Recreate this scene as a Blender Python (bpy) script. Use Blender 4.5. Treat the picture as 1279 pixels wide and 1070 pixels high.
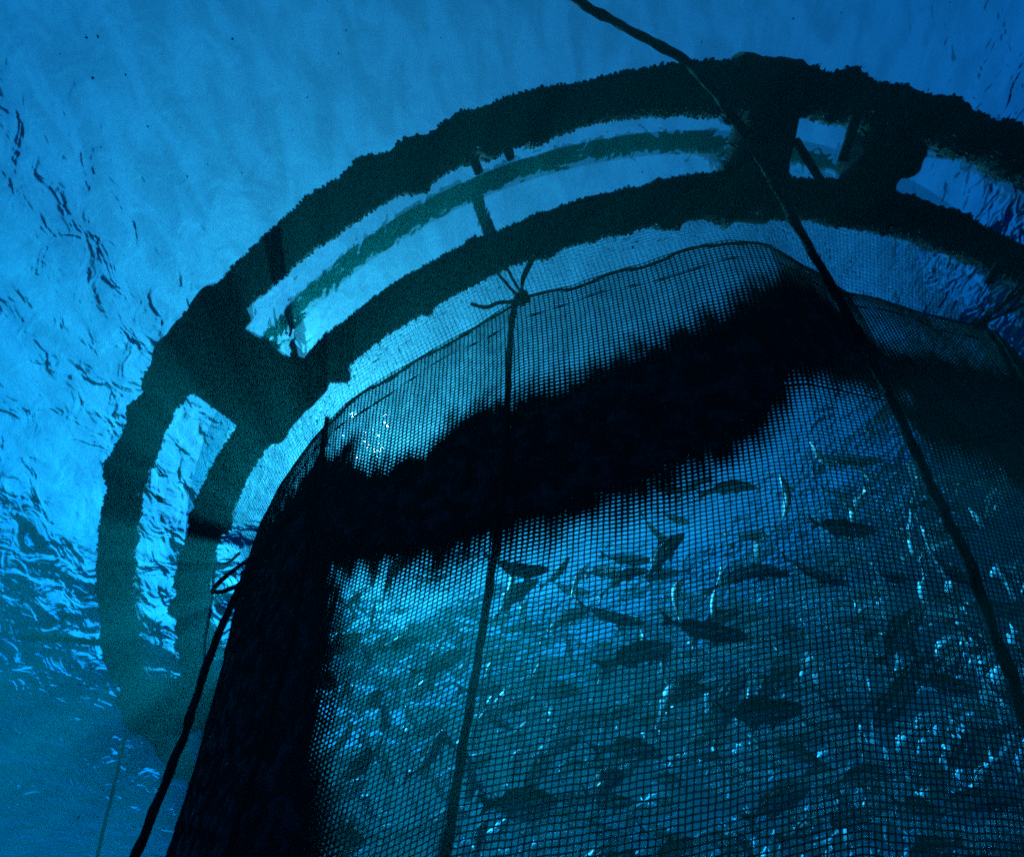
import bpy, math, random
import numpy as np
from mathutils import Vector, Matrix

# ------------------------------------------------------------------ camera, sky, sun, exposure
sc = bpy.context.scene
R_ = math.radians
for o in list(bpy.data.objects): bpy.data.objects.remove(o)
DEPTH = 4.4                                   # the camera's depth below the surface (surface is z = 0)
PITCH, ROLL, FPX = math.radians(61.5), math.radians(-10.98), 680.0
cs, sn = math.cos(ROLL), math.sin(ROLL)
EX = np.array([1.0, 0, 0]); EY = np.array([0, -math.sin(PITCH), math.cos(PITCH)]); EF = np.array([0, math.cos(PITCH), math.sin(PITCH)])
RIGHT, UP = cs*EX + sn*EY, -sn*EX + cs*EY
CAM = np.array([0, 0, -DEPTH])
cam = bpy.data.cameras.new('camera'); camo = bpy.data.objects.new('camera', cam); sc.collection.objects.link(camo)
cam.sensor_width = 36; cam.lens = 36*FPX/1279; cam.clip_start = .05; cam.clip_end = 400
M = Matrix((( RIGHT[0], UP[0], -EF[0], CAM[0]), (RIGHT[1], UP[1], -EF[1], CAM[1]), (RIGHT[2], UP[2], -EF[2], CAM[2]), (0, 0, 0, 1)))
camo.matrix_world = M
sc.camera = camo
SUN = Vector((math.cos(R_(47))*math.sin(R_(-31)), math.cos(R_(47))*math.cos(R_(-31)), math.sin(R_(47))))
world = bpy.data.worlds.new('World'); sc.world = world; world.use_nodes = True
nt = world.node_tree
sky = nt.nodes.new('ShaderNodeTexSky'); sky.sky_type = 'NISHITA'; sky.sun_disc = False
sky.sun_elevation = math.asin(SUN.z); sky.sun_rotation = math.atan2(SUN.x, SUN.y)
sky.air_density = 1.0; sky.dust_density = 1.8; sky.ozone_density = 4.5
bg = nt.nodes['Background']; bg.inputs[1].default_value = 0.05
nt.links.new(sky.outputs[0], bg.inputs[0])
sun = bpy.data.lights.new('sun', 'SUN'); sun.energy = 5.0; sun.angle = math.radians(0.6); sun.color = (1, .93, .78)
suno = bpy.data.objects.new('sun', sun); sc.collection.objects.link(suno)
suno.rotation_euler = (-SUN).to_track_quat('-Z', 'Y').to_euler(); suno.location = (-10, 14, 27)
vs = sc.view_settings; vs.view_transform = 'Standard'; vs.look = 'None'; vs.gamma = 1; vs.use_curve_mapping = False
vs.exposure = 1.85
cy = sc.cycles
cy.use_denoising = False; cy.filter_width = 1.8; cy.max_bounces = 5; cy.volume_bounces = 0; cy.transparent_max_bounces = 8
cy.sample_clamp_indirect = 4; cy.sample_clamp_direct = 0
cy.use_adaptive_sampling = False

rng = np.random.default_rng(7); random.seed(7)
R = math.radians

# ------------------------------------------------------------------ helpers
def at(px, py, dist):
    d = RIGHT*((px-639.5)/FPX) + UP*((535-py)/FPX) + EF
    return CAM + d/np.linalg.norm(d)*dist
def to_px(p):
    d = np.asarray(p) - CAM; w = d@EF
    return 639.5 + FPX*(d@RIGHT)/w, 535 - FPX*(d@UP)/w, w
_perm = rng.permutation(65536).astype(np.int64)
_val = rng.random(65536)
def vnoise(p):                                 # value noise, p (...,3) -> 0..1
    p = np.asarray(p, float); i = np.floor(p).astype(np.int64); f = p - i; f = f*f*(3-2*f); out = 0
    def h(x, y, z): return _val[_perm[(_perm[(_perm[x & 65535] + y) & 65535] + z) & 65535]]
    for dx in (0, 1):
        for dy in (0, 1):
            for dz in (0, 1):
                w = (f[..., 0] if dx else 1-f[..., 0])*(f[..., 1] if dy else 1-f[..., 1])*(f[..., 2] if dz else 1-f[..., 2])
                out = out + w*h(i[..., 0]+dx, i[..., 1]+dy, i[..., 2]+dz)
    return out
def fbm(p, octs=4, gain=.5):
    s, a, t = 0, 1, 0
    for k in range(octs): s = s + a*vnoise(np.asarray(p)*2.03**k + 17.3*k); t += a; a *= gain
    return s/t
def mesh(name, v, f, mat=None, parent=None, smooth=True):
    m = bpy.data.meshes.new(name)
    v = np.asarray(v, np.float32).reshape(-1, 3)
    if isinstance(f, np.ndarray):
        n, k = f.shape
        m.vertices.add(len(v)); m.vertices.foreach_set('co', v.ravel())
        m.loops.add(n*k); m.loops.foreach_set('vertex_index', f.astype(np.int32).ravel())
        m.polygons.add(n); m.polygons.foreach_set('loop_start', np.arange(0, n*k, k, dtype=np.int32))
        m.polygons.foreach_set('loop_total', np.full(n, k, np.int32))
        m.update(calc_edges=True)
    else:
        m.from_pydata(v.tolist(), [], f)
    m.validate()
    if smooth: m.polygons.foreach_set('use_smooth', np.ones(len(m.polygons), bool))
    m.update()
    o = bpy.data.objects.new(name, m); sc.collection.objects.link(o)
    if mat: m.materials.append(mat)
    if parent: o.parent = parent
    return o
def empty(name, loc=(0, 0, 0)):
    o = bpy.data.objects.new(name, None); sc.collection.objects.link(o); o.location = loc; o.empty_display_size = .2
    return o
def tag(o, label=None, cat=None, group=None, kind=None):
    for k, v in (('label', label), ('category', cat), ('group', group), ('kind', kind)):
        if v: o[k] = v
    return o
def grid_faces(nu, nv, closed_u=False, closed_v=False):
    a = np.arange(nu if closed_u else nu-1); b = np.arange(nv if closed_v else nv-1)
    A, B = np.meshgrid(a, b, indexing='ij'); A2, B2 = (A+1) % nu, (B+1) % nv
    return np.stack([A*nv+B, A2*nv+B, A2*nv+B2, A*nv+B2], -1).reshape(-1, 4)
def frames(P):
    T = np.gradient(P, axis=0); T /= np.linalg.norm(T, axis=1)[:, None]+1e-12
    n = np.cross(T[0], [0, 0, 1.0]);
    if np.linalg.norm(n) < .1: n = np.cross(T[0], [1.0, 0, 0])
    n /= np.linalg.norm(n); N = [n]
    for k in range(1, len(P)):
        n = N[-1] - T[k]*(N[-1]@T[k]); n /= np.linalg.norm(n); N.append(n)
    N = np.array(N); return T, N, np.cross(T, N)
def tube_data(P, rad, sides=10, closed=False, lobes=0, twist=0., lobe=.24):
    P = np.asarray(P, float); n = len(P); rad = np.broadcast_to(rad, (n,)) if np.ndim(rad) < 2 else rad
    T, N, B = frames(P)
    L = np.concatenate([[0], np.cumsum(np.linalg.norm(np.diff(P, axis=0), axis=1))])
    ang = np.linspace(0, 2*np.pi, sides, endpoint=False)
    A = ang[None] + 0*L[:, None]
    rr = (rad[:, None] if np.ndim(rad) < 2 else rad)*np.ones((1, sides))
    if lobes: rr = rr*(1 - lobe + lobe*2*np.abs(np.cos((A*lobes + L[:, None]*twist)/2)))
    V = P[:, None] + rr[..., None]*(np.cos(A)[..., None]*N[:, None] + np.sin(A)[..., None]*B[:, None])
    F = grid_faces(n, sides, False, True)
    return V.reshape(-1, 3), F
def spline(pts, step):
    pts = np.asarray(pts, float); P = np.vstack([2*pts[0]-pts[1], pts, 2*pts[-1]-pts[-2]]); out = []
    for k in range(1, len(P)-2):
        n = max(2, int(np.linalg.norm(P[k+1]-P[k])/step)); t = np.linspace(0, 1, n, endpoint=False)[:, None]
        a, b, c, d = P[k-1:k+3]
        out.append(.5*(2*b + (c-a)*t + (2*a-5*b+4*c-d)*t**2 + (-a+3*b-3*c+d)*t**3))
    return np.vstack(out + [pts[-1:]])
def rope(name, pts, rad, mat, parent=None, step=.02, hairy=.25, lobes=3, twist=None):
    P = spline(pts, step)
    P = P + (fbm(P*3.1, 3)[:, None]-.5)*rad*1.4*np.array([1, .6, .2])
    r = rad*(1 - hairy/2 + hairy*2*(fbm(P*14, 3)-.25))
    V, F = tube_data(P, r, 12, lobes=lobes, twist=twist if twist else .55/rad)
    return mesh(name, V, F, mat, parent)
class MB:
    def __init__(s): s.v, s.f, s.n = [], [], 0
    def add(s, V, F):
        V = np.asarray(V).reshape(-1, 3); s.v.append(V); s.f.append(np.asarray(F)+s.n); s.n += len(V); return s
    def build(s, name, mat, parent=None, smooth=True): return mesh(name, np.vstack(s.v), np.vstack(s.f), mat, parent, smooth)

# ------------------------------------------------------------------ materials
def newmat(name):
    m = bpy.data.materials.new(name); m.use_nodes = True
    return m, m.node_tree, m.node_tree.nodes['Principled BSDF']
def dark(name, c1, c2, scale=18, rough=.85, bump=.5, dist=.01):
    m, t, p = newmat(name)
    tc = t.nodes.new('ShaderNodeTexCoord'); n = t.nodes.new('ShaderNodeTexNoise'); n.inputs['Scale'].default_value = scale; n.inputs['Detail'].default_value = 6
    r = t.nodes.new('ShaderNodeValToRGB'); r.color_ramp.elements[0].position = .35; r.color_ramp.elements[1].position = .7
    r.color_ramp.elements[0].color = (*c1, 1); r.color_ramp.elements[1].color = (*c2, 1)
    b = t.nodes.new('ShaderNodeBump'); b.inputs['Strength'].default_value = bump; b.inputs['Distance'].default_value = dist
    L = t.links.new; L(tc.outputs['Object'], n.inputs['Vector']); L(n.outputs['Fac'], r.inputs[0]); L(r.outputs[0], p.inputs['Base Color'])
    L(n.outputs['Fac'], b.inputs['Height']); L(b.outputs[0], p.inputs['Normal']); p.inputs['Roughness'].default_value = rough; p.inputs['Specular IOR Level'].default_value = .08   # little sheen under water
    return m
M_GROWTH = dark('mussel growth', (.012, .011, .010), (.04, .036, .028), 22)
M_SHELL = dark('mussel shell', (.012, .013, .018), (.05, .05, .05), 40, .5)
M_FOUL = dark('fouled netting', (.03, .032, .03), (.10, .10, .075), 30)
M_TWINE = dark('net twine', (.02, .02, .016), (.06, .058, .04), 30, .8, .2)
M_ROPE = dark('fouled rope', (.010, .010, .008), (.035, .033, .025), 25)
M_PALE = dark('pale cord', (.35, .34, .28), (.6, .58, .5), 60, .7, .3)
M_STEEL = dark('tarred steel', (.03, .03, .03), (.07, .065, .06), 12, .6)
M_RAIL = dark('black plastic pipe', (.008, .008, .009), (.016, .016, .016), 8, .6, .1)

def water_material():
    m = bpy.data.materials.new('water surface'); m.use_nodes = True; t = m.node_tree; t.nodes.clear(); N = t.nodes.new; L = t.links.new
    out = N('ShaderNodeOutputMaterial'); tc = N('ShaderNodeTexCoord')
    mp = N('ShaderNodeMapping'); mp.inputs['Scale'].default_value = (1, 1, .2); mp.inputs['Rotation'].default_value = (0, 0, R(-25)); L(tc.outputs['Object'], mp.inputs[0])
    st = N('ShaderNodeMapping'); st.inputs['Scale'].default_value = (1, .8, 1); L(mp.outputs[0], st.inputs[0])
    n1 = N('ShaderNodeTexNoise'); n1.noise_dimensions = '2D'; n1.inputs['Scale'].default_value = 4.6; n1.inputs['Detail'].default_value = 2.5; n1.inputs['Distortion'].default_value = .6; L(st.outputs[0], n1.inputs[0])
    n2 = N('ShaderNodeTexNoise'); n2.noise_dimensions = '2D'; n2.inputs['Scale'].default_value = 9; n2.inputs['Detail'].default_value = 1; n2.inputs['Distortion'].default_value = .8; L(st.outputs[0], n2.inputs[0])
    sx = N('ShaderNodeSeparateXYZ'); L(tc.outputs['Object'], sx.inputs[0]); sh = N('ShaderNodeMapRange'); sh.inputs['From Min'].default_value = -3; sh.inputs['From Max'].default_value = -.2; sh.inputs['To Min'].default_value = 1; sh.inputs['To Max'].default_value = .4; L(sx.outputs['X'], sh.inputs['Value'])
    b1 = N('ShaderNodeBump'); b1.inputs['Strength'].default_value = 1; b1.inputs['Distance'].default_value = .038; L(n1.outputs['Fac'], b1.inputs['Height']); L(sh.outputs[0], b1.inputs['Strength'])
    b2 = N('ShaderNodeBump'); b2.inputs['Strength'].default_value = 1; b2.inputs['Distance'].default_value = .010; L(n2.outputs['Fac'], b2.inputs['Height']); L(b1.outputs[0], b2.inputs['Normal'])
    g = N('ShaderNodeBsdfGlass'); g.inputs['IOR'].default_value = 1.333; g.inputs['Roughness'].default_value = .015; L(b2.outputs[0], g.inputs['Normal'])
    fr = N('ShaderNodeFresnel'); fr.inputs['IOR'].default_value = 1.333; L(b1.outputs[0], fr.inputs['Normal'])
    # noise in the transparent colour paints light that ripples would gather and spread
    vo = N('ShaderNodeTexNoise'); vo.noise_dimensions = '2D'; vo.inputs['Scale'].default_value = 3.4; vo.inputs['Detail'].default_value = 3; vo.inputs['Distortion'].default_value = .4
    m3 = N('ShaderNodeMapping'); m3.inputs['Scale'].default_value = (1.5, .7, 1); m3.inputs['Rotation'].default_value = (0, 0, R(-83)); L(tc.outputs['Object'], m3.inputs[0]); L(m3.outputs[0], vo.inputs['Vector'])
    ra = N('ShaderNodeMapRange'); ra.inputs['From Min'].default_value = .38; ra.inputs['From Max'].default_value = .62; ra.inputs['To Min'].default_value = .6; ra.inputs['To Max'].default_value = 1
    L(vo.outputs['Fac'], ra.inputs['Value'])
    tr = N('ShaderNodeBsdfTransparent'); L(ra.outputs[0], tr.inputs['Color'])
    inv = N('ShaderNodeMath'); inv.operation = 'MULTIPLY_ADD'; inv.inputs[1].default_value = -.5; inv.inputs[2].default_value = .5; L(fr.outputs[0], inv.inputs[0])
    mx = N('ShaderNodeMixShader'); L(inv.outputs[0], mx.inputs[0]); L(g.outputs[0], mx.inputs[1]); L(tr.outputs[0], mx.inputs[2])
    L(mx.outputs[0], out.inputs['Surface'])
    return m

# ------------------------------------------------------------------ water surface, seabed
ax = np.concatenate([-np.geomspace(58, 13.2, 40), np.arange(-13, 13.01, .075), np.geomspace(13.2, 58, 40)])
XX, YY = np.meshgrid(ax, ax + 3.0, indexing='ij')
ZZ = np.zeros_like(XX)
wind = R(28)
for k in range(46):
    lam = .38*1.075**k; d = wind + rng.normal()*.75; kk = 2*np.pi/lam
    amp = .0044*lam**.9*rng.uniform(.5, 1.3)
    ph = kk*(XX*math.cos(d)+YY*math.sin(d)) + rng.uniform(0, 6.28)
    ZZ += amp*(np.sin(ph) + .25*np.cos(2*ph))
fade = np.clip(1 - (np.maximum(abs(XX), abs(YY-3))-13)/8, 0, 1); ZZ *= fade*(.3+.8/(1+np.exp((XX+1.3)/.8)))       # calmer in the lee of the cage
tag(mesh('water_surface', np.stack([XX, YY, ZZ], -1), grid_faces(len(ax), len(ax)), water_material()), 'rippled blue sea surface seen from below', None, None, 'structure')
g = np.linspace(-58, 58, 90); GX, GY = np.meshgrid(g, g, indexing='ij'); GZ = -19 + 1.2*fbm(np.stack([GX, GY, 0*GX], -1)*.08, 3)
tag(mesh('seabed', np.stack([GX, GY, GZ], -1), grid_faces(90, 90), dark('seabed sand', (.16, .15, .11), (.28, .26, .2), 2)), 'dim sandy seabed far below the cage', None, None, 'structure')

# ------------------------------------------------------------------ floating collar
CC = np.array([0.27406, 1.36818])*DEPTH; RO, RI = 1.37867*DEPTH, 1.2099*DEPTH
def pol(ph, r, z): return np.stack([CC[0]+r*np.sin(ph), CC[1]-r*np.cos(ph), z+0*ph], -1)   # ph = 0 faces the camera side
def dev(ph, xs, ys): 
    d = (np.degrees(ph)+180) % 360-180; k = np.linspace(-8, 8, 9)
    return sum(np.interp(d+q, xs, ys) for q in k)/9
def r_out(ph): return RO + dev(ph, [-180, -90, -60, -45, -20, -5, 5, 20, 32, 90, 180], [0, -.02, -.03, .02, .06, .02, 0, -.08, -.07, 0, 0])
def r_in(ph): return RI + dev(ph, [-180, -90, -58, -47, -25, -10, 5, 23, 32, 40, 90, 180], [0, 0, 0, .02, -.04, -.02, .01, .01, .05, .1, 0, 0])
collar = tag(empty('floating_collar', (CC[0], CC[1], 0)), 'double ring floating pipe collar thickly overgrown with mussels', 'fish cage')
def child(o, p): o.parent = p; o.matrix_parent_inverse = p.matrix_world.inverted(); return o
bpy.context.view_layer.update()
def bulge(d, c, w, a): return a*np.exp(-((d-c)/w)**2)
def ring_pipe(name, rf, base, seed, clumps):
    n, m = 1700, 30
    ph = np.linspace(-np.pi, np.pi, n, endpoint=False); A = np.linspace(0, 2*np.pi, m, endpoint=False)
    c = pol(ph, rf(ph), 0.0); er = np.stack([np.sin(ph), -np.cos(ph), 0*ph], -1); ez = np.array([0, 0, 1.0])
    D = np.cos(A)[None, :, None]*er[:, None] + np.sin(A)[None, :, None]*ez
    r0 = base*np.ones((n, m)); P = c[:, None] + D*base
    low = fbm(P*1.7+seed, 3)-.5; patch = np.clip((fbm(P*2.6+seed+40, 2)-.35)*3, .1, 1.4); mid = fbm(P*5.5+seed, 3)-.5; hi = fbm(P*24+seed, 2)-.5
    up = .35 + .65*np.clip(.5-np.sin(A)[None]*.9, 0, 1)         # growth is heavy below the waterline
    r0 = r0 + up*(.10*low + patch*(.15*mid + .04*hi))
    deg = np.degrees(ph)
    for q in range(70):                                          # uneven clumps of mussels along the pipe
        c0, a0 = rng.uniform(-180, 180), rng.uniform(2.6, 6.6); w0 = rng.uniform(.35, 1.3)
        r0 = r0 + rng.uniform(.03, .075)*np.exp(-((deg-c0)/w0)**2)[:, None]*np.clip(np.cos(A-a0), 0, 1)[None]**1.5*(.6+1.2*(mid+.3))
    for cc, w, a in clumps: r0 = r0 + up*bulge(deg, cc, w, a)[:, None]*(.7+.6*mid+.3)
    V = c[:, None] + D*r0[..., None]
    o = mesh(name, V, grid_faces(n, m, True, True), M_GROWTH); child(o, collar); return V, D
VO, DO = ring_pipe('outer_ring', r_out, .145, 3.1, [(9.5, 2.5, .07), (19, 2, .02)])
VI, DI = ring_pipe('inner_ring', r_in, .150, 9.7, [(10, 3, .05), (19, 3, .03)])
# mussels: low-poly shells on the growth, densest where the camera looks
def shells(name, V, D, count, span, parent=None):
    n, m = V.shape[:2]; mb = MB()
    base = []
    for i, (u, w) in enumerate([(0, 0), (.35, 1), (.75, .8), (1, 0)]): base.append((u, w))
    ring = []
    for u, w in base[1:3]:
        for q in range(5): ring.append((u, w*math.cos(q*2*math.pi/5)*.5, w*math.sin(q*2*math.pi/5)*.32))
    tpl = np.array([(0, 0, 0)] + ring + [(1, 0, 0)])
    F = [[0, 1+(q+1) % 5, 1+q] for q in range(5)]
    for q in range(5): a, b = 1+q, 1+(q+1) % 5; F += [[a, b, b+5], [a, b+5, a+5]]
    F += [[11, 6+q, 6+(q+1) % 5] for q in range(5)]; F = np.array(F)
    lo, hi = [(int((R(s)+np.pi)/(2*np.pi)*n)) for s in span] if span else (1, n-1)
    ii = rng.integers(lo, hi, count); jj = rng.integers(int(m*.35), m+int(m*.12), count) % m
    for i, j in zip(ii, jj):
        p = V[i, j]; d = D[i, j] + rng.normal(size=3)*.55; d /= np.linalg.norm(d)
        a = np.cross(d, rng.normal(size=3)); a /= np.linalg.norm(a); b = np.cross(d, a); s = rng.uniform(.014, .030) + .03*max(0., float(vnoise(p*3.3))-.45)
        mb.add(p - d*s*.35 + s*(tpl[:, :1]*d + tpl[:, 1:2]*a + tpl[:, 2:3]*b), F)
    o = mb.build(name, M_SHELL, None, False); child(o, parent or collar); tag(o, None, None, None, 'stuff')
shells('mussel_growth', VO, DO, 6500, (-75, 55)); shells('mussel_growth', VI, DI, 5000, (-75, 55))
# brackets that join the two pipes, with a stanchion each, and the hand rail above
def lump(c, ax3, seed, n=34, amp=.16, freq=5.):
    u = np.linspace(0, np.pi, n); w = np.linspace(0, 2*np.pi, 2*n, endpoint=False); U, W = np.meshgrid(u, w, indexing='ij')
    d = np.stack([np.sin(U)*np.cos(W), np.sin(U)*np.sin(W), np.cos(U)], -1)
    q = np.sign(d)*np.abs(d)**.62                                # rounded block
    P = q@np.asarray(ax3) + c
    k = 1 + amp*2*(fbm(P*freq+seed, 4)-.5) + amp*.8*(fbm(P*22+seed, 2)-.5)
    return (q*k[..., None])@np.asarray(ax3) + c, grid_faces(n, 2*n, False, True)
def axes(ph, a, b, c):
    er = np.array([math.sin(ph), -math.cos(ph), 0]); et = np.array([math.cos(ph), math.sin(ph), 0])
    return np.array([er*a, et*b, np.array([0, 0, c])])
RAIL_Z, RAIL_R = 1.0, 5.70
def lump_shells(V, ph, count, parent):
    G = V.reshape(34, 68, 3); c = G.mean((0, 1)); D = G-c; D /= np.linalg.norm(D, axis=-1)[..., None]+1e-9
    shells('mussel_growth', G, D, count, None, parent)
def bracket(deg, half, seed, low=.21):
    ph = R(deg); rm = (r_out(ph)+r_in(ph))/2
    V, F = lump(pol(np.array(ph), rm, -.13), axes(ph, .46, half, low), seed, amp=.15)
    b = mesh('bracket', V, F, M_GROWTH); child(b, collar); lump_shells(V, ph, 700, b)
    for rr in (r_out(ph), r_in(ph)):                             # clamp sleeves round each pipe
        arc = np.linspace(ph-.55*half/5.6*1.9, ph+.55*half/5.6*1.9, 24)
        P = pol(arc, rr, -.01); nse = fbm(P*6+seed, 3)
        V, F = tube_data(P, .20+.09*(nse-.5), 20); s = mesh('sleeve', V, F, M_GROWTH, None); s.parent = b; s.matrix_parent_inverse = b.matrix_world.inverted()
def stanchion(deg):
    ph = R(deg); P = np.array([pol(np.array(ph), r_in(ph)*(1-t)+RAIL_R*t, .1+(RAIL_Z-.1)*t) for t in np.linspace(0, 1, 8)])
    V, F = tube_data(P, .055, 12); child(mesh('stanchion', V, F, M_RAIL), collar)
for k in range(8): bracket(-35.3+45*k, .34 if k == 0 else .19, 5.7*k+2)
for k in range(16): stanchion(-34+22.5*k)
ph = np.linspace(-np.pi, np.pi, 400)
V, F = tube_data(pol(ph, RAIL_R, RAIL_Z), .095, 14); child(mesh('handrail', V, F, M_RAIL), collar)
# mooring clump beside the right-hand bracket, pegs and strut that cross the gaps
V, F = lump(pol(np.array(R(19.3)), 5.66, -.08), axes(R(19.3), .40, .16, .22), 77.0, amp=.2); child(mesh('mooring_clamp', V, F, M_GROWTH), collar)
V, F = lump(pol(np.array(R(20.6)), 5.72, -.14), axes(R(20.4), .13, .15, .15), 78.0, amp=.2); child(mesh('clamp_growth', V, F, M_GROWTH), collar)
def rod(name, a, b, r, mat, par):
    P = np.linspace(a, b, 12); V, F = tube_data(P, r*(.85+.4*fbm(P*20, 2)), 10); return child(mesh(name, V, F, mat), par)
rod('strut', pol(np.array(R(12.0)), 5.72, -.18), pol(np.array(R(16.2)), 5.40, -.12), .028, M_STEEL, collar)
rod('peg', pol(np.array(R(16.3)), 6.0, -.12), pol(np.array(R(16.6)), 5.62, -.10), .035, M_STEEL, collar)
for d, r1, r2 in ((-8.4, 5.97, 5.90), (-10.7, 5.97, 5.89), (34.2, 5.3, 5.14)):
    rod('peg', pol(np.array(R(d)), r1, -.20), pol(np.array(R(d)), r2, -.24), .032, M_STEEL, collar)

# ------------------------------------------------------------------ the net
NA, NB, NPSI, NK, NR0 = .18035, .0596, -.91505, .24193, 4.85623
RX = np.array([-180, -90, -60, -45, -32, -23, -16, -11, -6, 1, 5, 9, 13, 17, 23, 33, 42, 60, 90, 180])
RY = np.array([0, 0, .014, .044, .064, -.016, -.026, .044, -.006, .034, .104, .154, .124, -.006, -.166, -.116, .084, .044, 0, 0])
def net_pos(deg, t):                                # deg round the ring, t metres below the surface
    deg = np.asarray(deg, float); t = np.asarray(t, float)+0*deg; deg = deg+0*t; ph = np.radians(deg)
    s = NA*t+NB*t*t; Rr = NR0-NK*t+np.interp(deg, RX, RY)*np.clip(1-t/1.6, 0, 1)
    P = np.stack([CC[0]+s*math.sin(NPSI)+Rr*np.sin(ph), CC[1]+s*math.cos(NPSI)-Rr*np.cos(ph), -t], -1)
    w = (fbm(np.stack([deg*.12, t*1.4, 0*t+3], -1), 3)-.5)*.07*np.clip(t*2, 0, 1)
    P[..., 0] += w*np.sin(ph); P[..., 1] -= w*np.cos(ph)
    return P
TOPX = [-90, -45, -36, -34.7, -29.5, -25.3, -20.8, -18.5, -15.4, -12.2, -6.5, -.8, 5, 8.8, 13.6, 16.8, 18.6, 22.2, 25.3, 30, 40, 90]
TOPZ = np.array([3.75, 3.8, 3.85, 3.87, 3.52, 3.32, 3.25, 3.38, 3.42, 3.32, 3.38, 3.46, 3.57, 3.69, 3.96, 3.96, 3.76, 3.55, 3.46, 3.46, 3.55, 3.5])
BOTX = [-90, -31.9, -23.8, -17, -13, -7.7, -4, .4, 4.9, 9.1, 11.2, 15, 19, 21.1, 21.9, 22.9, 27.1, 34.5, 90]
BOTZ = np.array([3.08, 3.08, 2.74, 2.55, 2.53, 2.49, 2.55, 2.57, 2.71, 2.88, 3.12, 3.25, 3.27, 3.18, 3.09, 2.91, 2.89, 2.85, 2.85])
STZ = [-2, 1.0, 1.41, 1.65, 1.84, 2.24, 2.78, 3.08, 3.2]; STP = np.array([-19, -21, -23.5, -26, -27.5, -29, -30.8, -31.9, -32])
def foul(deg, t):                                   # metres inside the overgrown band (positive) or outside it
    z = DEPTH-t
    m = np.minimum(np.interp(deg, TOPX, TOPZ)-z, z-np.interp(deg, BOTX, BOTZ))
    st = np.minimum((np.interp(z, STZ, STP)-deg)*.075, 3.85-z)
    m = np.maximum(m, np.minimum(st, 3.6-z+.15))
    hole = .09-np.hypot((deg-22.9)*.075, (z-3.13))
    return np.minimum(m + .06 + .10*np.clip((deg-20)/15, 0, 1), -hole)
cage = tag(empty('cage_net', (CC[0], CC[1], -.02)), 'huge dark square mesh fish cage net hanging inside the floating collar', 'net')
bpy.context.view_layer.update()
CW, CH = .0325, .022
def strands(name, P, rad, mat):
    nj, ni = P.shape[:2]
    Tj = np.gradient(P, axis=0); Tj /= np.linalg.norm(Tj, axis=-1)[..., None]
    Ti = np.gradient(P, axis=1); Ti /= np.linalg.norm(Ti, axis=-1)[..., None]
    Nn = np.cross(Ti, Tj); Nn /= np.linalg.norm(Nn, axis=-1)[..., None]
    mb = MB(); A = [0.3, 0.3+2*np.pi/3, 0.3+4*np.pi/3]
    for Tside, tr in ((Ti, False), (Tj, True)):
        V = np.stack([P + rad[..., None]*(math.cos(a)*Nn + math.sin(a)*Tside) for a in A], 2)    # nj, ni, 3, 3
        idx = np.arange(nj*ni*3).reshape(nj, ni, 3)
        if tr: idx = idx.transpose(1, 0, 2)
        a, b = idx[:-1], idx[1:]
        F = np.stack([a, b, np.roll(b, -1, 2), np.roll(a, -1, 2)], -1).reshape(-1, 4)
        if tr: F = idx_rows(nj, ni)
        mb.add(V, F)
    return child(mb.build(name, mat), cage)
def idx_rows(nj, ni):
    idx = np.arange(nj*ni*3).reshape(nj, ni, 3); a, b = idx[:, :-1], idx[:, 1:]
    return np.stack([a, b, np.roll(b, -1, 2), np.roll(a, -1, 2)], -1).reshape(-1, 4)
SEAMS = [-58, -34.5, -12.9, 13.0, 40.0, 62]
T_END = 4.5
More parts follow.
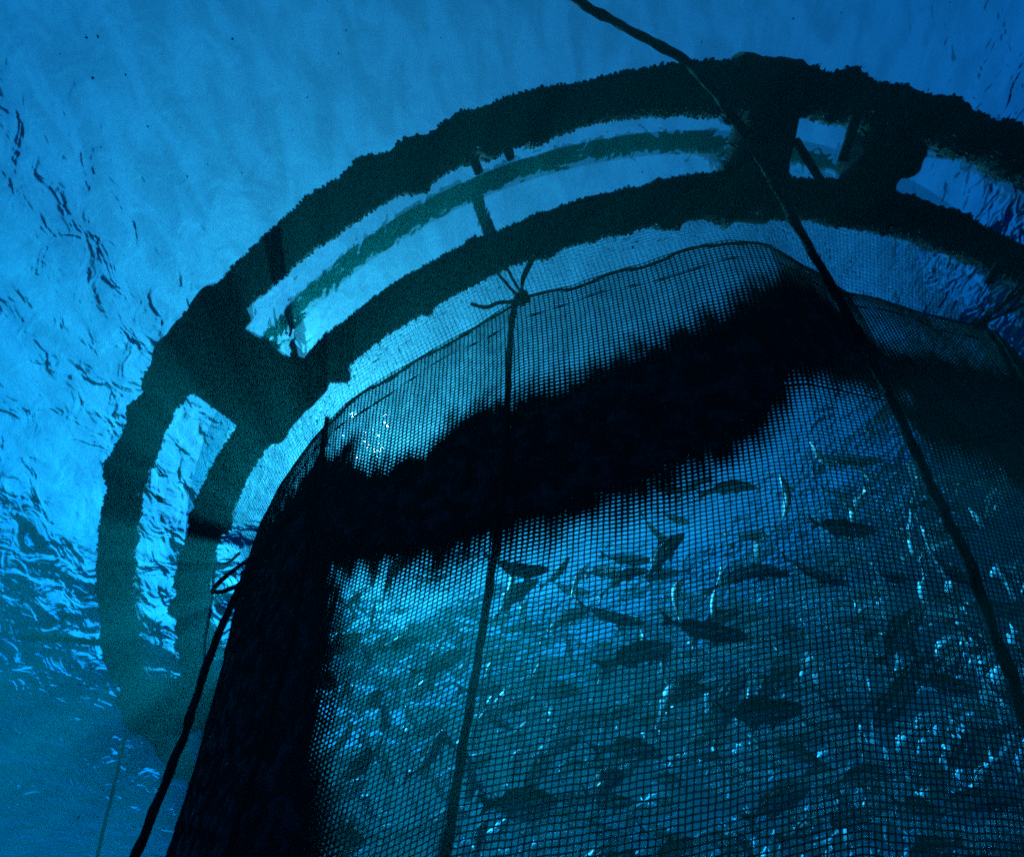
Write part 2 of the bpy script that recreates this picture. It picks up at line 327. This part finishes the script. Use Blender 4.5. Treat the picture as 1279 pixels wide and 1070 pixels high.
for a, b in zip(SEAMS[:-1], SEAMS[1:]):
    ni = int(R(b-a)*4.15/CW); ts = np.concatenate([np.arange(0, 1.3, .0275), np.arange(1.3, T_END, CH)])
    dg = np.linspace(a, b, ni+1); DG, TT = np.meshgrid(dg, ts)
    jit = np.stack([DG*2.2, TT*11, 0*TT], -1)
    DG2 = DG + (fbm(jit, 2)-.5)*.12*np.clip(np.minimum(DG-a, b-DG), 0, 1); TT2 = TT + (fbm(jit+9, 2)-.5)*.010
    # slack folds: rows bow between the seams
    TT2 = TT2 + .05*np.sin((DG-a)/(b-a)*np.pi)*np.clip(TT, 0, 1)
    P = net_pos(DG2, TT2)
    m = foul(DG2, TT2); rad = (.0043+.0020*np.clip(1.6-TT, 0, 1))*(1+.35*(fbm(jit*1.7, 2)-.5)) + .0095*np.clip((m+.22+.2*(fbm(jit*.7+4, 2)-.5))/.31, 0, 1)**1.5
    tag(strands('mesh_panel', P, rad, M_TWINE), None, None, None, 'stuff')
    # cells closed by growth
    cm = (m[:-1, :-1]+m[1:, 1:])/2 + (fbm(np.stack([DG[:-1, :-1]*1.1, TT[:-1, :-1]*7, 0*TT[:-1, :-1]], -1), 3)-.5)*.14 + (rng.random(m[:-1, :-1].shape)-.5)*.07
    on = cm > .13
    if on.sum():
        nj, nn = m.shape; Tj = np.gradient(P, axis=0); Ti = np.gradient(P, axis=1); Nn = np.cross(Ti, Tj); Nn /= np.linalg.norm(Nn, axis=-1)[..., None]
        out = Nn if (Nn[0, 0] @ (P[0, 0]-np.array([CC[0], CC[1], 0]))) > 0 else -Nn
        bmp = .004 + .03*np.clip(fbm(P*16, 3)-.4, 0, 1)
        front = P + out*bmp[..., None]; back = P - out*.014
        Vv = np.concatenate([front.reshape(-1, 3), back.reshape(-1, 3)]); nV = nj*nn
        J, I = np.nonzero(on); v00 = J*nn+I; v01 = v00+1; v10 = v00+nn; v11 = v10+1
        Fs = [np.stack([v00, v01, v11, v10], -1), np.stack([v00, v10, v11, v01], -1)+nV]
        pad = np.pad(on, 1)
        for dj, di, p, q in ((-1, 0, v00, v01), (1, 0, v11, v10), (0, -1, v10, v00), (0, 1, v01, v11)):
            e = ~pad[J+1+dj, I+1+di]; Fs.append(np.stack([p[e], p[e]+nV, q[e]+nV, q[e]], -1))
        Fq = np.concatenate(Fs); used = np.unique(Fq); remap = np.zeros(2*nV, np.int64); remap[used] = np.arange(len(used))
        tag(child(mesh('overgrown_panel', Vv[used], remap[Fq], M_FOUL), cage), 'dense black growth closing the mesh', None, None, 'stuff')
    # the same panel above the water, drawn out to the hand rail
    hz = np.arange(0, .505, .0225); DG, HZ = np.meshgrid(dg[::1], hz)
    P0 = net_pos(DG, 0*DG); rail = pol(np.radians(DG), RI-.04, .5); w = HZ[..., None]/.5
    P = P0*(1-w)+rail*w; P[..., 2] -= .10*np.sin(np.pi*w[..., 0])*0; 
    tag(strands('jump_panel', P, np.full(DG.shape, .0031), M_TWINE), None, None, None, 'stuff')
# the rest of the net, beyond what the camera can resolve: a coarser mesh of the same twine
dg = np.linspace(62, 302, 190); ts = np.arange(0, T_END, .075); DG, TT = np.meshgrid(dg, ts)
P = net_pos((DG+180) % 360-180, TT); tag(strands('far_mesh', P, np.full(DG.shape, .006), M_TWINE), None, None, None, 'stuff')
# head rope at the waterline and the seam ropes that run down between the panels
hd = np.concatenate([np.linspace(-75, 75, 120)])
P = net_pos(hd, .03+.02*np.sin(hd*.9)); P[:, 2] += (fbm(P*2.2, 2)-.5)*.05
V, F = tube_data(P, .012*(1+.5*(fbm(P*15, 2)-.5)), 10, lobes=3, twist=50); child(mesh('head_rope', V, F, M_ROPE), cage)
P = net_pos(hd, .22+.03*np.sin(hd*.4)); V, F = tube_data(P, .0045, 8); child(mesh('lacing_line', V, F, M_ROPE), cage)
for d in SEAMS:
    if d == 13.0: continue
    t = np.linspace(-.02, T_END, 260); dd = d + .25*np.sin(t*1.3) + (1.6*np.exp(-t/.35) if d == -12.9 else 0)
    P = net_pos(dd, t); c = np.array([CC[0], CC[1], 0]); ou = P-c; ou[:, 2] = 0; ou /= np.linalg.norm(ou, axis=1)[:, None]
    P = P + ou*.018
    V, F = tube_data(P, .021*(1+.5*(fbm(P*12, 3)-.5)), 10, lobes=3, twist=30); child(mesh('seam_rope', V, F, M_ROPE), cage)

# lashings that tie the head rope to the inner pipe
def lashing(deg, seed, label, span=.35):
    e = tag(empty('lashing', tuple(net_pos(deg, .02))), label, 'lashing', 'lashings on the head rope'); bpy.context.view_layer.update()
    r = np.random.default_rng(seed); a = net_pos(deg, .02)
    for k in range(4):
        ph = R(deg+r.uniform(-1.5, 2.5)); b = pol(np.array(ph), r_in(ph)-.12, -.12)
        mid = (a+b)/2+r.normal(size=3)*.03+np.array([0, 0, -.05])
        P = spline([a+r.normal(size=3)*.012, mid, b], .02); V, F = tube_data(P, .011, 8, lobes=3, twist=60); child(mesh('strand', V, F, M_ROPE), e)
    V, F = lump(a, axes(R(deg), .05, .06, .05), seed, 14, .5, 20); child(mesh('knot', V, F, M_ROPE), e)
    return e
lashing(-10.8, 5, 'knotted lashing at the top of the seam rope left of centre')
lashing(39.5, 8, 'knotted lashing on the head rope near the right edge')
e = rope('rope_tail', [net_pos(-10.9, .04)+np.array([0, 0, -.02]), at(625, 378, 4.42), at(605, 384, 4.40), at(588, 379, 4.40)], .014, M_ROPE)
tag(e, 'short loose rope tail left of the seam lashing', 'rope')

# ------------------------------------------------------------------ ropes
tag(rope('mooring_rope', [at(520, -190, 4.95), at(640, -60, 4.75), at(720, 0, 4.5), at(800, 45, 4.4), at(860, 80, 4.33), at(920, 152, 4.25), at(965, 225, 4.25), at(1000, 290, 4.3), at(1040, 360, 4.32), at(1100, 470, 4.1), at(1160, 600, 3.85), at(1200, 680, 3.72), at(1245, 800, 3.65), at(1282, 905, 3.6), at(1330, 1060, 3.6), at(1400, 1300, 3.8)], .024, M_ROPE),
    'thick dark rope running diagonally from top centre across collar and net to the right edge', 'rope')
tag(rope('hanging_rope', [net_pos(-35.5, .42), at(385, 620, 4.55), at(340, 668, 4.5), at(297, 738, 4.4), at(262, 820, 4.25), at(245, 870, 4.15), at(215, 960, 4.0), at(170, 1070, 3.8), at(100, 1240, 3.6)], .022, M_ROPE),
    'black wavy rope hanging free left of the net in front of the light shafts', 'rope')
tag(rope('thin_line', [at(163, 893, 9.0), at(150, 950, 8.6), at(122, 1070, 8.0), at(90, 1220, 7.5)], .016, M_ROPE, step=.08), 'thin line dropping straight down in the open water at lower left', 'rope')
tag(rope('anchor_line', [at(-160, 775, 9.5), at(0, 794, 8.1), at(60, 796, 7.6), at(128, 803, 7.1)], .028, M_ROPE, step=.06), 'faint dark mooring line running from the collar to the left edge', 'rope')
tag(rope('pale_cord', [at(300, 690, 5.9), at(284, 703, 5.85), at(269, 706, 5.8), at(265, 735, 5.75), at(262, 765, 5.7), at(256, 800, 5.65), at(255, 845, 5.6)], .011, M_PALE, step=.03), 'thin pale cord dangling under the inner pipe beside the hanging rope', 'cord')
tag(rope('looped_rope', [at(310, 700, 5.3), at(286, 716, 5.3), at(266, 737, 5.25), at(280, 738, 5.15), at(300, 729, 5.0), at(318, 712, 4.9)], .017, M_ROPE, step=.03), 'small dark loop of rope beside the pale cord at left', 'rope')

# ------------------------------------------------------------------ fish
def fish_material():
    m, t, p = newmat('fish skin'); N = t.nodes.new; L = t.links.new
    tc = N('ShaderNodeTexCoord'); s = N('ShaderNodeSeparateXYZ'); L(tc.outputs['Object'], s.inputs[0])
    r = N('ShaderNodeValToRGB'); e = r.color_ramp.elements; e[0].position = .40; e[0].color = (.75, .74, .68, 1); e[1].position = .60; e[1].color = (.05, .06, .055, 1)
    x = e.new(.52); x.color = (.34, .34, .3, 1)
    mr = N('ShaderNodeMapRange'); mr.inputs['From Min'].default_value = -.12; mr.inputs['From Max'].default_value = .12; L(s.outputs['Z'], mr.inputs['Value']); 
    n = N('ShaderNodeTexNoise'); n.inputs['Scale'].default_value = 14; L(tc.outputs['Object'], n.inputs['Vector'])
    a = N('ShaderNodeMath'); a.operation = 'MULTIPLY_ADD'; a.inputs[1].default_value = .12; L(n.outputs['Fac'], a.inputs[0]); L(mr.outputs[0], a.inputs[2])
    a2 = N('ShaderNodeMath'); a2.operation = 'SUBTRACT'; a2.inputs[1].default_value = .06; L(a.outputs[0], a2.inputs[0]); L(a2.outputs[0], r.inputs[0]); L(r.outputs[0], p.inputs['Base Color'])
    v = N('ShaderNodeTexVoronoi'); v.inputs['Scale'].default_value = 70; L(tc.outputs['Object'], v.inputs['Vector'])
    b = N('ShaderNodeBump'); b.inputs['Strength'].default_value = .15; b.inputs['Distance'].default_value = .004; L(v.outputs['Distance'], b.inputs['Height']); L(b.outputs[0], p.inputs['Normal'])
    p.inputs['Roughness'].default_value = .45; p.inputs['Metallic'].default_value = .25; p.inputs['Specular IOR Level'].default_value = .2
    return m
M_FISH = fish_material(); M_EYE = dark('fish eye', (.01, .01, .01), (.02, .02, .02), 5, .2, 0)
def fish_mesh(bend, seed):
    # body lofted from snout (+x) to tail root, unit length 1 with the tail fin
    xs = np.array([.50, .485, .45, .40, .32, .22, .10, -.02, -.13, -.23, -.30, -.345])
    hh = np.array([.004, .022, .048, .070, .096, .116, .120, .108, .084, .055, .034, .030])
    ww = np.array([.004, .016, .032, .044, .056, .062, .060, .050, .036, .021, .012, .009])
    zc = np.array([-.012, -.012, -.010, -.006, 0, .004, .004, .002, .0, 0, 0, 0])
    m = 14; A = np.linspace(0, 2*np.pi, m, endpoint=False)
    V = [np.stack([np.full(m, x), w*np.cos(A), z+h*np.sin(A)], -1) for x, h, w, z in zip(xs, hh, ww, zc)]
    V = np.concatenate(V); F = [list(f) for f in grid_faces(len(xs), m, False, True)] + [list(range(m))[::-1], [(len(xs)-1)*m+k for k in range(m)]]
    V = V.tolist()
    def fin(outline, th=.004):
        n = len(V); k = len(outline)
        for s in (1, -1):
            for (x, z, y) in outline: V.append([x, y+s*th, z])
        F.append([n+q for q in range(k)]); F.append([n+k+q for q in range(k)][::-1])
        for q in range(k): F.append([n+q, n+(q+1) % k, n+k+(q+1) % k, n+k+q][::-1])
    fin([(-.33, .026, 0), (-.39, .07, 0), (-.50, .135, 0), (-.455, .05, 0), (-.435, 0, 0), (-.455, -.05, 0), (-.50, -.135, 0), (-.39, -.07, 0), (-.33, -.026, 0)])
    fin([(.22, .10, 0), (.18, .165, 0), (.08, .170, 0), (.02, .135, 0), (-.04, .155, 0), (-.16, .125, 0), (-.24, .045, 0), (-.10, .085, 0), (.05, .11, 0)])
    fin([(-.03, -.095, 0), (-.08, -.150, 0), (-.17, -.120, 0), (-.24, -.045, 0), (-.12, -.075, 0)])
    fin([(.17, -.10, .02), (.10, -.165, .03), (.07, -.15, .03), (.11, -.105, .02)])
    for s in (1, -1): fin([(.25, -.03, s*.055), (.17, -.075, s*.105), (.12, -.085, s*.11), (.15, -.035, s*.075), (.22, -.005, s*.058)], .003)
    V = np.array(V); x = .3-V[:, 0]; k = np.clip(x, 0, None); V[:, 1] += bend*k*k*1.1
    ob = mesh('fish_proto', V, [tuple(map(int, f)) for f in F], M_FISH); me = ob.data; bpy.data.objects.remove(ob); me.name = 'fish'; return me
FM = [fish_mesh(b, i) for i, b in enumerate((-.8, -.35, .1, .45, .9))]
def eye_mesh():
    V, F = lump(np.zeros(3), np.eye(3)*.011, 1, 7, 0); o = mesh('eye_proto', V, F, M_EYE); me = o.data; bpy.data.objects.remove(o); return me
EM = eye_mesh()
placed = []; made = []; count = 0; tries = 0
while count < 290 and tries < 40000:
    tries += 1
    px, py = random.uniform(400, 1330), random.uniform(500, 1120)
    dist = random.uniform(3.4, 8.2) if random.random() < .8 else random.uniform(3.4, 10)
    p = at(px, py, dist); t = -p[2]
    if t < .45: continue
    s = NA*t+NB*t*t; c = np.array([CC[0]+s*math.sin(NPSI), CC[1]+s*math.cos(NPSI)])
    if np.hypot(*(p[:2]-c)) > NR0-NK*t-.42: continue
    ph_ = math.degrees(math.atan2(p[0]-c[0], -(p[1]-c[1])))
    # keep fish that show below the dark band, leave its arch open
    up_edge = np.interp(px, [400, 620, 830, 960, 1000, 1100, 1279], [690, 670, 600, 520, 470, 480, 580])
    if py < up_edge + random.uniform(0, 60): continue
    if py < 800 and random.random() < .35: continue
    if any(np.linalg.norm(p-q) < .30 for q in placed): continue
    placed.append(p)
    ln = random.uniform(.33, .54); tang = np.array([-(p[1]-c[1]), p[0]-c[0]]); base_a = math.atan2(tang[1], tang[0])
    yaw = base_a + random.gauss(0, .55) + (math.pi if random.random() < .15 else 0); pit = random.gauss(0, .28)
    bi = random.randrange(5)
    o = bpy.data.objects.new('fish', FM[bi]); sc.collection.objects.link(o)
    o.location = p; o.rotation_euler = (random.gauss(0, .2), pit, yaw); o.scale = (ln,)*3
    d = np.array([math.cos(yaw), math.sin(yaw), -math.sin(pit)]); a = to_px(p); b = to_px(p+d*.1)
    way = 'left' if b[0] < a[0] else 'right'; tilt = 'nose up' if b[1] < a[1]-3.5 else 'nose down' if b[1] > a[1]+3.5 else 'level'
    row = 'under the dark band' if py < up_edge+90 else 'upper school' if py < 780 else 'mid school' if py < 890 else 'lower school' if py < 990 else 'bottom of school'
    col = 'beside the black strip' if px < 500 else 'left of seam rope' if px < 600 else 'right of seam rope' if px < 760 else 'below band centre' if px < 940 else 'below the arch' if px < 1090 else 'near diagonal rope' if px < 1200 else 'by right edge'
    look = ('large ' if ln > .48 else 'slim ' if ln < .39 else '') + ('near silvery' if dist < 4.6 else 'shadowy' if dist < 6 else 'faint distant')
    tag(o, f'{look} fish, {tilt}, facing {way}, {row}, {col}', 'fish', 'fish schooling inside the cage net')
    if dist < 4.6:
        for sg in (1, -1):
            eo = bpy.data.objects.new('eye', EM); sc.collection.objects.link(eo); eo.parent = o; k0 = max(.3-.41, 0); eo.location = (.415, sg*.040, .018)
    made.append((o, px)); count += 1
words = {2: ('leftmost', 'rightmost'), 3: ('leftmost', 'middle', 'rightmost'), 4: ('leftmost', 'second', 'third', 'rightmost')}
same = {}
for o, px in made: same.setdefault(o['label'], []).append((px, o))
for lab, lst in same.items():                                    # alike fish in one spot are told apart by their order
    if len(lst) in words:
        for w_, (px, o) in zip(words[len(lst)], sorted(lst, key=lambda q: q[0])): o['label'] = f'{lab}, {w_}'
print('fish', count)
# the rest of the school, farther in, too many and too dim to count
mb = MB(); base = []
for me in FM:
    co = np.empty(len(me.vertices)*3, np.float32); me.vertices.foreach_get('co', co)
    me.calc_loop_triangles(); tr_ = np.empty(len(me.loop_triangles)*3, np.int32); me.loop_triangles.foreach_get('vertices', tr_); base.append((co.reshape(-1, 3), tr_.reshape(-1, 3)))
k = 0
while k < 620:
    px, py = random.uniform(380, 1400), random.uniform(560, 1200); dist = random.uniform(4.8, 10.5); p = at(px, py, dist); t = -p[2]
    if t < .5 or t > 4.4: continue
    s_ = NA*t+NB*t*t; c = np.array([CC[0]+s_*math.sin(NPSI), CC[1]+s_*math.cos(NPSI)])
    if np.hypot(*(p[:2]-c)) > NR0-NK*t-.5: continue
    tang = np.array([-(p[1]-c[1]), p[0]-c[0]]); rot = Matrix.Rotation(math.atan2(tang[1], tang[0])+random.gauss(0, .5), 3, 'Z') @ Matrix.Rotation(random.gauss(0, .25), 3, 'Y')
    V, F = random.choice(base); mb.add((V*random.uniform(.32, .52))@np.array(rot).T + p, F); k += 1
tag(mb.build('distant_school', M_FISH), 'dim mass of distant fish deep inside the cage', 'fish school', None, 'stuff')
# specks drifting in the water
mb = MB(); oc = np.array([(1, 0, 0), (-1, 0, 0), (0, 1, 0), (0, -1, 0), (0, 0, 1), (0, 0, -1)], float); of = np.array([(0, 2, 4), (2, 1, 4), (1, 3, 4), (3, 0, 4), (2, 0, 5), (1, 2, 5), (3, 1, 5), (0, 3, 5)])
for k in range(420):
    p = at(random.uniform(-100, 1380), random.uniform(-100, 1170), random.uniform(1.2, 3.4)); mb.add(p + oc*rng.uniform(.4, 1.2, 3)*random.uniform(.0012, .003)*(2 if random.random() < .15 else 1), of)
tag(mb.build('drifting_specks', M_PALE), 'tiny pale specks drifting in the open water', 'particles', None, 'stuff')


# ------------------------------------------------------------------ the water itself
def box(name, lo, hi):
    v = [(x, y, z) for x in (lo[0], hi[0]) for y in (lo[1], hi[1]) for z in (lo[2], hi[2])]
    return mesh(name, v, [(0, 1, 3, 2), (4, 6, 7, 5), (0, 4, 5, 1), (2, 3, 7, 6), (0, 2, 6, 4), (1, 5, 7, 3)], None, None, False)
hz = box('haze', (-60, -57, -20.5), (60, 63, 1.9))
hm = bpy.data.materials.new('sea water'); hm.use_nodes = True; t = hm.node_tree; t.nodes.clear()
out = t.nodes.new('ShaderNodeOutputMaterial'); pv = t.nodes.new('ShaderNodeVolumePrincipled'); t.links.new(pv.outputs[0], out.inputs['Volume'])
pv.inputs['Color'].default_value = (.003, .086, .066, 1); pv.inputs['Density'].default_value = .48; pv.inputs['Anisotropy'].default_value = .64
pv.inputs['Absorption Color'].default_value = (0.0, .58, .91, 1)
hz.data.materials.append(hm); tag(hz, 'blue green sea water around the cage', None, None, 'stuff')
